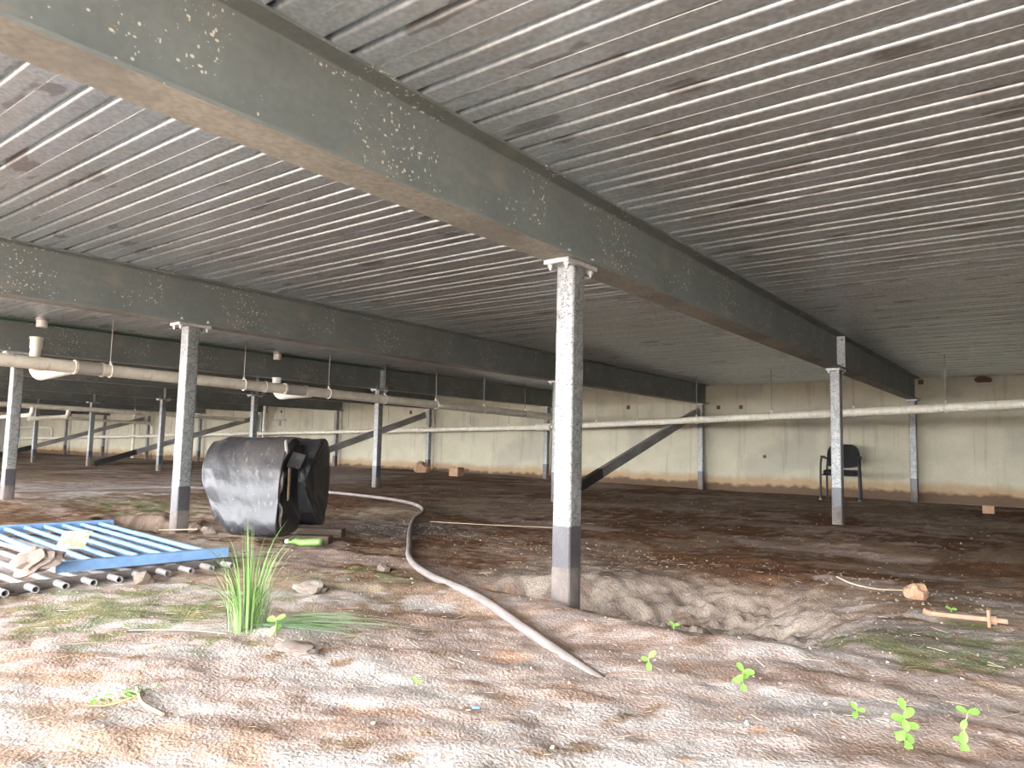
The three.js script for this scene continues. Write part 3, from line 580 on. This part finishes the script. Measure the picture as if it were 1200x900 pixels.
{
  const bx = -4.46, bz = -2.92, gy = groundY(bx, bz), t = thing('wrapped_bale', 'bulky folded bale wrapped in scuffed black plastic, lying on two timbers', 'bale', [bx, gy + 0.05, bz], 0.57);
  const outline = (pts) => new THREE.CatmullRomCurve3(pts.map(([d, h]) => V(d, h, 0)), true, 'centripetal');
  const fo = outline([[0.0, 0.0], [0.18, 0.004], [0.228, 0.05], [0.222, 0.2], [0.205, 0.36], [0.165, 0.50], [0.09, 0.61], [-0.02, 0.652], [-0.12, 0.62], [-0.17, 0.5], [-0.18, 0.3], [-0.17, 0.04]]);
  const front = (a, s) => {                            // front roll: steep lower face, rounded shoulder, lifted left corner
    const p = fo.getPoint(a / (Math.PI * 2)), grow = 0.90 + 0.10 * smooth(0, 0.2, s);
    return [p.x * grow, 0.33 + (p.y - 0.33) * grow + 0.05 * (1 - smooth(0, 0.25, s)) * smooth(0.4, 0, p.y)];
  };
  mesh('front_roll', bundle(0.56, front, { k: 61, dent: 0.07, hc: 0.34, wrinkle: 0.07, skew: (s, h) => (1 - s) * 0.15 * smooth(0.46, 0.0, h) }), M.plastic, t);
  const back = (a, s) => { const c = Math.cos(a), sn = Math.sin(a), e = 0.8, x = Math.sign(c) * Math.abs(c) ** e, y = Math.sign(sn) * Math.abs(sn) ** e; return [x * 0.15 - 0.30, 0.345 + y * 0.31]; };
  mesh('rear_roll', bundle(0.62, back, { k: 83, dent: 0.02, hc: 0.34, wrinkle: 0.12, skew: () => 0.08 }), M.plasticBlack, t);
  // top sheet that bridges the two rolls, with scuffed edge hanging at the open end
  const sp = [], su = [], si = [], nu = 24, nv = 20;
  for (let i = 0; i <= nu; i++) for (let j = 0; j <= nv; j++) {
    const u = i / nu, v = j / nv, x = lerp(-0.19, 0.30, u), z = lerp(0.12, -0.36, v);
    const y = 0.655 - 0.09 * Math.max(0, (z + 0.02) / 0.14) ** 2 - 0.03 * Math.sin(v * Math.PI) - 0.02 * smooth(0.85, 1, u) + 0.016 * (fbm(u * 6, v * 6, 97, 3) - 0.5) - 0.02 * smooth(0.7, 1, v);
    sp.push(x, y, z); su.push(u, v);
  }
  for (let i = 0; i < nu; i++) for (let j = 0; j < nv; j++) { const q = i * (nv + 1) + j; si.push(q, q + 1, q + nv + 1, q + 1, q + nv + 2, q + nv + 1); }
  const sg = new THREE.BufferGeometry(); sg.setAttribute('position', new THREE.Float32BufferAttribute(sp, 3)); sg.setAttribute('uv', new THREE.Float32BufferAttribute(su, 2)); sg.setIndex(si); sg.computeVertexNormals();
  mesh('top_sheet', sg, M.plastic, t);
  const edge = []; for (let i = 0; i <= 20; i++) { const v = i / 20; edge.push([0.268 + 0.014 * Math.sin(v * 17), lerp(0.63, 0.05, v), 0.10 + 0.07 * Math.sin(v * 2.6) + 0.014 * Math.sin(v * 31)]); }
  mesh('scuffed_edge', capped(edge, 0.013, 60, 7), M.plasticScuff, t);
  const flap = new RoundedBoxGeometry(0.08, 0.11, 0.012, 3, 0.005), fp = flap.attributes.position;
  for (let i = 0; i < fp.count; i++) fp.setZ(i, fp.getZ(i) + 0.02 * Math.sin(fp.getX(i) * 30) + 0.015 * Math.sin(fp.getY(i) * 22));
  flap.computeVertexNormals(); mesh('loose_flap', flap.rotateY(1.0).rotateZ(-0.25).translate(0.325, 0.50, 0.05), M.plastic, t);
  mesh('card_strip', metreUV(rbox(0.01, 0.22, 0.03, 0.285, 0.34, 0.06, 0.003, 1).rotateZ(0.0)), M.wood, t);
}
for (const [x, z, len, lab, a] of [[-4.57, -3.06, 0.8, 'dark weathered timber under the front of the black bale', 0.57], [-4.88, -3.37, 0.9, 'dark weathered timber under the rear of the black bale', 0.57]]) {
  const g = metreUV(rbox(len, 0.07, 0.1, 0.13, 0.012, 0, 0.006, 2)); const o = single('timber_bearer', g, M.darkWood, lab, 'timber', [x, groundY(x, z) - 0.015, z]); o.rotation.y = a;
}

// ------------------------------------------------------------------ steel grilles on the soil
function hollowTube(x1, x0, y, z) {                   // open tube along x, 3.5 mm wall
  const R = 0.0165, r = 0.0125, L = x1 - x0, pts = [[r, -L / 2], [R, -L / 2], [R, L / 2], [r, L / 2], [r, -L / 2]].map((p) => new THREE.Vector2(...p));
  const g = toCreasedNormals(new THREE.LatheGeometry(pts, 16), 0.6).rotateZ(Math.PI / 2).translate((x0 + x1) / 2, y, z);
  return metreUV2(g);
}
{
  const y0 = 0.045, t = thing('steel_grille', 'blue painted steel bar grille lying on top of the grey one', 'grille', [-3.80, y0, -2.36], -0.107);
  // local -x runs along the bars, local +z along the rails
  const rail = (x, z0, z1) => metreUV(mergeGeometries([rbox(0.006, 0.05, z1 - z0, x, 0.025, (z0 + z1) / 2, 0.001, 1), rbox(0.05, 0.006, z1 - z0, x - 0.024, 0.047, (z0 + z1) / 2, 0.001, 1)]));
  mesh('rail', rail(0, 0, 0.86), M.blue, t); mesh('rail', rail(-1.86, -0.0, 0.86), M.blue, t);
  for (let i = 0; i < 7; i++) mesh('bar', rod([-0.01, 0.028, 0.10 + i * 0.115], [-1.85, 0.028, 0.10 + i * 0.115], 0.0165, 14), M.blue, t);
  const u = thing('steel_grille', 'dull grey steel grille with open tube ends under the blue one', 'grille', [-3.74, 0.0, -2.32], -0.03);
  const rr2 = (x) => metreUV(mergeGeometries([rbox(0.006, 0.045, 1.5, x, 0.022, 0.72, 0.001, 1), rbox(0.05, 0.006, 1.5, x - 0.024, 0.003, 0.72, 0.001, 1)]));
  mesh('rail', rr2(0), M.darkSteel, u); mesh('rail', rr2(-1.8), M.darkSteel, u);
  for (let i = 0; i < 12; i++) {
    const z = 0.03 + i * 0.118, L = 0.10 + 0.02 * hash(i, 3, 3);
    mesh('tube', hollowTube(L, -1.95, 0.022, z), M.greySteel, u);
  }
}
{ const o = single('rock', lumpy(0.11, 0.07, 0.065, 21, 0.4, 3), M.rock, 'angular reddish rock resting on the bars of the steel grilles', 'rock', [-3.86, 0.115, -1.40]); o.rotation.set(0.1, 0.7, 0.25); }
{ const g = new THREE.BoxGeometry(0.15, 0.002, 0.14, 8, 1, 8), p = g.attributes.position; for (let i = 0; i < p.count; i++) p.setY(i, p.getY(i) + 0.012 * Math.sin(p.getX(i) * 24) * Math.cos(p.getZ(i) * 20)); g.computeVertexNormals();
  const o = single('leaflet', g, M.paper, 'weathered printed sheet caught upright between the blue bars', 'paper', [-4.27, 0.150, -1.73]); o.rotation.order = 'YXZ'; o.rotation.set(0.6, 0.85, 0); }

// ------------------------------------------------------------------ hose
{
  const path = [[-12, -1.2], [-10.9, -2.2], [-9.95, -3.15], [-9.75, -4.2], [-9.4, -5.1], [-8.7, -5.9], [-7.76, -6.2], [-6.9, -6.25], [-6.3, -6.1], [-5.65, -5.75], [-5.12, -5.3], [-4.7, -4.75], [-4.1, -4.1], [-3.55, -3.55], [-3.22, -3.22], [-2.95, -3.0], [-2.6, -2.78], [-2.06, -2.5], [-1.65, -2.29], [-1.36, -2.14], [-1.12, -2.02]];
  const pts = path.map(([x, z], i) => [x, Math.max(groundY(x, z), groundY(x - 0.04, z), groundY(x, z + 0.04)) + (i < path.length - 3 ? 0.021 : i === path.length - 3 ? 0.017 : i === path.length - 2 ? -0.004 : -0.03), z]);
  single('hose', capped(pts, 0.0195, 260, 12), M.hose, 'long grey-brown poly hose snaking over the soil past the post', 'hose');
}

// ------------------------------------------------------------------ grass
const tmpC = new THREE.Color();
function blade(base, out, len, bend, w, col, rise = 1, seg = 9) {
  const pos = [], idx = [], c = [], side = V(-out.z, 0, out.x);
  for (let i = 0; i <= seg; i++) {
    const s = i / seg, a = bend * s * s, hx = len * (rise >= 1 ? Math.sin(a) * s * 0.8 + 0.05 * s : s), hy = rise >= 1 ? len * (s * Math.cos(a * 0.75)) : len * (rise * 4 * s * (1 - s)) + 0.012 + 0.006 * s;
    const p = base.clone().addScaledVector(out, hx); p.y += hy;
    const ww = w * (1 - s ** 2.2) * (0.6 + 0.4 * Math.min(1, s * 6));
    for (const k of [-1, 0, 1]) { const q = p.clone().addScaledVector(side, k * ww); q.y += k ? 0 : -ww * 0.4; pos.push(q.x, q.y, q.z); const f = 0.75 + 0.25 * s; c.push(col[0] * f, col[1] * f, col[2] * f); }
    if (i < seg) for (const k of [0, 1]) { const q = i * 3 + k; idx.push(q, q + 1, q + 3, q + 1, q + 4, q + 3); }
  }
  const g = new THREE.BufferGeometry(); g.setAttribute('position', new THREE.Float32BufferAttribute(pos, 3)); g.setAttribute('color', new THREE.Float32BufferAttribute(c, 3)); g.setIndex(idx); g.computeVertexNormals(); return g;
}
{
  const gx = -2.42, gz = -1.6, t = thing('grass_tuft', 'tall green grass tuft with flattened blades growing beside the grilles', 'grass', [gx, groundY(gx, gz), gz]);
  const up = [], fl = [], dry = [];
  for (let i = 0; i < 120; i++) {
    const a = rr(0, 6.283), r = Math.sqrt(rnd()) * 0.075, out = V(Math.cos(a), 0, Math.sin(a)), len = rr(0.17, 0.43) * (rnd() < 0.14 ? 1.2 : 1), g = rnd();
    up.push(blade(V(out.x * r, -0.01, out.z * r), out, len, rr(0.15, rnd() < 0.3 ? 2.4 : 0.9), rr(0.0016, 0.0036), mix([0.09, 0.20, 0.028], [0.27, 0.40, 0.14], g)));
  }
  const right = V(0.795, 0, -0.606);
  for (let i = 0; i < 30; i++) {
    const a = rr(-0.42, 0.1), out = right.clone().applyAxisAngle(V(0, 1, 0), a), len = rr(0.32, 0.64);
    fl.push(blade(V(right.x * 0.05 + rr(-0.04, 0.05), 0.004, right.z * 0.05 + rr(-0.05, 0.05)), out, len, 0, rr(0.0028, 0.0052), mix([0.13, 0.29, 0.06], [0.40, 0.56, 0.36], rnd()), rr(0.012, 0.075), 12));
  }
  for (let i = 0; i < 18; i++) { const a = rr(0, 6.28), out = V(Math.cos(a), 0, Math.sin(a)); dry.push(blade(V(out.x * 0.05, 0, out.z * 0.05), out, rr(0.15, 0.4), 0, 0.0018, [0.36, 0.3, 0.18], rr(0.01, 0.04), 8)); }
  for (const [n, l] of [['upright_blades', up], ['fallen_blades', fl], ['dry_blades', dry]]) { const m = mesh(n, mergeGeometries(l), M.grass, t); m.userData.kind = 'stuff'; }
}
// small seedlings: every leaf a mesh of its own
const leafGeo = (() => {
  const pos = [0, 0, 0], idx = [], n = 10;
  for (let i = 0; i <= n; i++) { const a = i / n, th = a * Math.PI * 2, x = 0.5 - 0.5 * Math.cos(th), y = 0.34 * Math.sin(th) * (0.8 + 0.3 * x); pos.push(x, -0.25 * x * x + 0.1 * Math.abs(y), y); }
  pos[0] = 0.5; pos[1] = -0.1; for (let i = 1; i <= n; i++) idx.push(0, i, i + 1);
  const g = new THREE.BufferGeometry(); g.setAttribute('position', new THREE.Float32BufferAttribute(pos, 3)); g.setIndex(idx); g.computeVertexNormals(); return g;
})();
const lean9 = new THREE.Quaternion().setFromAxisAngle(V(0.9, 0, -0.43).normalize(), 0.75);
function seedling(x, z, h, leaves, label, lean = 0) {
  const t = thing('seedling', label, 'seedling', [x, groundY(x, z), z]);
  const top = [lean * 0.6, h, -lean * 0.45];
  mesh('stem', capped([[0, -0.01, 0], [lean * 0.2, h * 0.5, -lean * 0.15], top], 0.0014, 8, 6), M.stem, t);
  leaves.forEach(([s, ang, size, tilt]) => { const m = mesh('leaf', leafGeo, M.leaf, t); m.position.set(top[0] * s * s, h * s, top[2] * s * s); m.scale.setScalar(size * 1.15); m.quaternion.setFromEuler(new THREE.Euler(0, ang, tilt ?? 0.35, 'YXZ')).premultiply(lean9); });
}
seedling(-0.33, -2.03, 0.07, [[1, 1.2, 0.028, 0.5], [1, 3.6, 0.026, 0.2], [0.95, 5.2, 0.024, -0.1], [0.75, 0.3, 0.027, 0.4], [0.75, 2.6, 0.026, 0.2], [0.55, 4.4, 0.026, 0], [0.5, 5.9, 0.024, -0.2], [0.3, 3.0, 0.022, 0.2], [0.25, 5.5, 0.024, 0.1], [1.25, 2.2, 0.025, 0.5]], 'leafiest lime green seedling, ten small leaves, in a pale clay furrow');
seedling(-0.22, -2.12, 0.085, [[1.0, 0.6, 0.024, 0.3], [1.0, 3.1, 0.022, 0.2], [0.8, 4.6, 0.020, -0.2], [0.5, 5.0, 0.028, -0.5], [0.25, 3.4, 0.018, 0], [0.2, 5.3, 0.03, -0.3]], 'tall thin seedling with six spaced leaves on reddish clay', 0.02);
seedling(-0.46, -2.14, 0.02, [[1, 0.4, 0.018], [1, 2.6, 0.02], [0.8, 4.6, 0.02]], 'tiny three-leaf seedling in the clay furrow');
seedling(-0.79, -2.21, 0.05, [[1, 0.2, 0.03, 0.5], [1, 2.5, 0.026, 0.3], [0.8, 4.4, 0.028, 0], [0.55, 1.4, 0.026, 0.2], [0.4, 3.4, 0.027, 0.1], [0.3, 5.2, 0.028, 0]], 'bushy small green seedling below the soil ridge');
seedling(-1.08, -2.17, 0.035, [[1, 1.0, 0.026, 0.7], [0.7, 3.2, 0.024, 0.1], [0.6, 5.2, 0.026, 0]], 'three-leaf seedling near the buried end of the hose');
seedling(-1.2, -2.62, 0.02, [[1, 0.4, 0.018], [1, 3.2, 0.018], [0.8, 5, 0.014]], 'tiny seedling at the rim of the soil hollow');
seedling(-0.42, -3.78, 0.03, [[1, 0.4, 0.02], [1, 3.2, 0.02]], 'tiny seedling beside the rusty anchor rod');
seedling(-2.25, -1.60, 0.06, [[1, 0.8, 0.03, 0.4], [0.9, 3.4, 0.034, 0.2], [0.6, 4.6, 0.036, -0.2], [0.3, 2.0, 0.028, 0]], 'pale broad-leaved seedling at the foot of the grass tuft');
seedling(-1.57, -1.62, 0.012, [[1, 0.4, 0.016], [1, 2.8, 0.018]], 'tiny pale seedling alone on the clay behind the blue shard');
{ // creeping weed
  const x0 = -1.98, z0 = -0.92, t = thing('creeping_weed', 'low creeping weed with small round leaves on pale clay', 'weed', [x0, groundY(x0, z0), z0]);
  for (let i = 0; i < 26; i++) { const s = i / 25, m = mesh('leaf', leafGeo, M.leaf, t); m.position.set(lerp(-0.05, 0.09, s) * 0.8 + rr(-0.02, 0.02), 0.012 + 0.04 * s + rr(0, 0.012), -lerp(-0.05, 0.09, s) * 0.6 + rr(-0.02, 0.02)); m.scale.setScalar(rr(0.013, 0.024)); m.rotation.set(0, rr(0, 6.28), rr(-0.2, 0.6), 'YXZ'); }
  mesh('stem', capped([[-0.05, 0.005, 0.03], [0, 0.012, 0], [0.06, 0.04, -0.045]], 0.0016, 10, 6), M.stem, t);
}

// ------------------------------------------------------------------ loose things
const at = (x, z, dy = 0) => [x, groundY(x, z) + dy, z];
{ // rusty anchor rod with square plate and nut
  const t = thing('anchor_rod', 'rusty threaded anchor rod with square plate and nut on mossy soil', 'anchor rod', at(-0.36, -3.72, 0.026), 0.03);
  t.rotation.z = 0.03; mesh('rod', rod([-0.13, 0, 0], [0.15, 0, 0], 0.011, 12), M.rust, t);
  const pl = rbox(0.012, 0.075, 0.075, 0.085, 0.008, 0, 0.003, 1); mesh('plate', metreUV(pl), M.dirtOrange, t); mesh('nut', rod([0.091, 0, 0], [0.112, 0, 0], 0.021, 6), M.rust, t); mesh('bent_end', rod([-0.13, 0, 0], [-0.155, 0.01, 0.012], 0.013, 10), M.rust, t);
}
single('stick', capped([at(-1.02, -4.33, 0.03), at(-0.93, -4.28, 0.014), at(-0.82, -4.27, 0.012), at(-0.66, -4.33, 0.012)], 0.0045, 24, 7), M.straw, 'long curved pale stick on bare brown soil', 'stick');
single('stick', capped([at(-5.85, -2.98, 0.01), at(-5.78, -2.95, 0.10), at(-5.72, -2.93, 0.02)], 0.006, 16, 6), M.straw, 'bent dry stalk poking up from the small hollow beside the post', 'stick');
single('stick', capped([at(-5.3, -2.72, 0.03), at(-5.02, -2.86, 0.035)], 0.005, 8, 6), M.straw, 'straight pale stick at the foot of the post beside the bale', 'stick');
single('stick', capped([at(-2.05, -1.02, 0.006), at(-1.93, -0.98, 0.012), at(-1.83, -0.98, 0.006)], 0.005, 12, 6), M.straw, 'short pale stick beside the creeping weed', 'stick');
single('stick', capped([at(-4.5, -4.75, 0.01), at(-3.9, -4.95, 0.012), at(-3.4, -5.25, 0.01)], 0.004, 16, 6), M.straw, 'long thin stick on brown soil beside the bend of the hose', 'stick');
single('stick', capped([at(-2.70, -1.30, 0.006), at(-2.5, -1.42, 0.01), at(-2.4, -1.5, 0.006)], 0.0022, 10, 6), M.straw, 'pale dry stem lying in front of the grass tuft', 'stick');
single('peg', rod(at(-1.665, -2.80, -0.10), at(-1.665, -2.80, 0.02), 0.013, 12), M.rust, 'short orange peg in the soil hollow at the foot of the post', 'peg');
single('rock', lumpy(0.055, 0.05, 0.045, 31, 0.3), M.dirtOrange, 'orange broken clod at the end of the long stick', 'rock', at(-0.62, -4.2, 0.025));
single('rock', lumpy(0.10, 0.035, 0.06, 35, 0.45, 3), M.paleRock, 'flat pale stone behind the grass tuft', 'rock', at(-2.85, -2.2, 0.01));
single('rock', lumpy(0.06, 0.035, 0.045, 36, 0.4, 3), M.paleRock, 'pale stone at the foot of the post beside the bale', 'rock', at(-5.05, -2.97, 0.02));
single('rock', lumpy(0.045, 0.04, 0.045, 37, 0.25), M.rock, 'rounded brown stone wedged among the grille tube ends', 'rock', at(-3.585, -1.78, 0.02));
single('rock', lumpy(0.035, 0.03, 0.03, 38, 0.3), M.paleRock, 'small pale stone just beside the hose near the hollow', 'rock', at(-3.02, -2.82, 0.012));
single('rock', lumpy(0.07, 0.014, 0.05, 40, 0.45, 3), M.paleRock, 'flat pale stone under the flattened grass blades', 'rock', at(-2.05, -1.55, 0.002));
single('block', metreUV(rbox(0.24, 0.2, 0.2, 0, 0.1, 0, 0.012, 2)), M.dirtOrange, 'small earth-coloured block on the soil near the wall, in front of the wall drain elbow', 'block', at(-10.1, -11.4, -0.02));
single('rock', lumpy(0.2, 0.17, 0.16, 44, 0.25), M.dirtOrange, 'rounded brown boulder at the foot of a braced wall post', 'rock', at(-11.6, -11.9, 0.06));
single('block', metreUV(rbox(0.13, 0.1, 0.1, 0, 0.05, 0, 0.01, 2)), M.dirtOrange, 'small orange block on dark soil at the wall beyond the armchair', 'block', at(-0.78, -11.0, 0));
{ const b = thing('bottle', 'crushed green plastic bottle lying beside the black bale', 'bottle', at(-4.06, -3.08, 0.03), 0.5);
  const g = new THREE.LatheGeometry([[0, -0.12], [0.03, -0.118], [0.034, -0.1], [0.033, 0.03], [0.03, 0.06], [0.013, 0.1], [0.012, 0.12], [0, 0.12]].map((p) => new THREE.Vector2(...p)), 16).rotateZ(Math.PI / 2), p = g.attributes.position;
  for (let i = 0; i < p.count; i++) p.setY(i, p.getY(i) * 0.75 + 0.006 * Math.sin(p.getX(i) * 70)); g.computeVertexNormals();
  mesh('body', g, M.bottle, b); mesh('cap', rod([-0.118, 0, 0], [-0.138, 0, 0], 0.0135, 12), M.pvcWhite, b); }
{ const o = single('shard', smoothMetre(new RoundedBoxGeometry(0.022, 0.006, 0.014, 2, 0.002)), M.blue, 'tiny dark blue shard lying on the pale clay', 'shard', at(-1.3, -1.575, 0.004)); o.rotation.y = 0.6; }

// crumbs, pebbles and straw nobody could count
{
  const peb = lumpy(1, 0.7, 0.9, 51, 0.3, 1), N = 4200, im = new THREE.InstancedMesh(peb, S({ roughness: 0.95 }), N), m4 = new THREE.Matrix4(), q = new THREE.Quaternion(), e = new THREE.Euler();
  for (let i = 0; i < N; i++) {
    const f = rnd(), x = f < 0.75 ? rr(-4.8, 0.3) : rr(-12, 0.5), z = f < 0.75 ? -0.5 - 4.2 * rnd() : rr(-10, -2.5), s = 0.0016 + 0.005 * Math.pow(rnd(), 6) + (z < -4 ? 0.002 : 0);
    e.set(rr(0, 6), rr(0, 6), rr(0, 6)); q.setFromEuler(e); m4.compose(V(x, groundY(x, z) + s * 0.25, z), q, V(s * rr(0.8, 1.6), s, s)); im.setMatrixAt(i, m4);
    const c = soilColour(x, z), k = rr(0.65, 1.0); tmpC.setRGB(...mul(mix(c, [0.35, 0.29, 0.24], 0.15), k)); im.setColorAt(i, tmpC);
  }
  im.name = 'soil_crumbs'; im.userData = { label: 'small soil crumbs and pebbles scattered over the ground', category: 'pebbles', kind: 'stuff' }; scene.add(im);
  const st = new THREE.CylinderGeometry(0.5, 0.35, 1, 5).rotateZ(Math.PI / 2), NS = 900, is = new THREE.InstancedMesh(st, S({ roughness: 0.9 }), NS);
  for (let i = 0; i < NS; i++) {
    const f = rnd(), x = f < 0.7 ? rr(-4.8, 0.3) : rr(-10, 0.5), z = f < 0.7 ? -0.6 - 4 * rnd() : rr(-9, -2.5), a = rr(0, 6.28), L = 0.02 + 0.08 * rnd() ** 3;
    e.set(0, a, rr(-0.1, 0.1)); q.setFromEuler(e); m4.compose(V(x, groundY(x, z) + 0.004, z), q, V(L, 0.002, 0.002)); is.setMatrixAt(i, m4);
    tmpC.setRGB(...mul([0.40, 0.32, 0.22], rr(0.5, 1.3))); is.setColorAt(i, tmpC);
  }
  is.name = 'straw_litter'; is.userData = { label: 'dry straw and stem bits strewn over the soil', category: 'litter', kind: 'stuff' }; scene.add(is);
}

scene.traverse((o) => { if (o.isMesh) { o.castShadow = true; o.receiveShadow = true; } });
renderer.render(scene, camera);
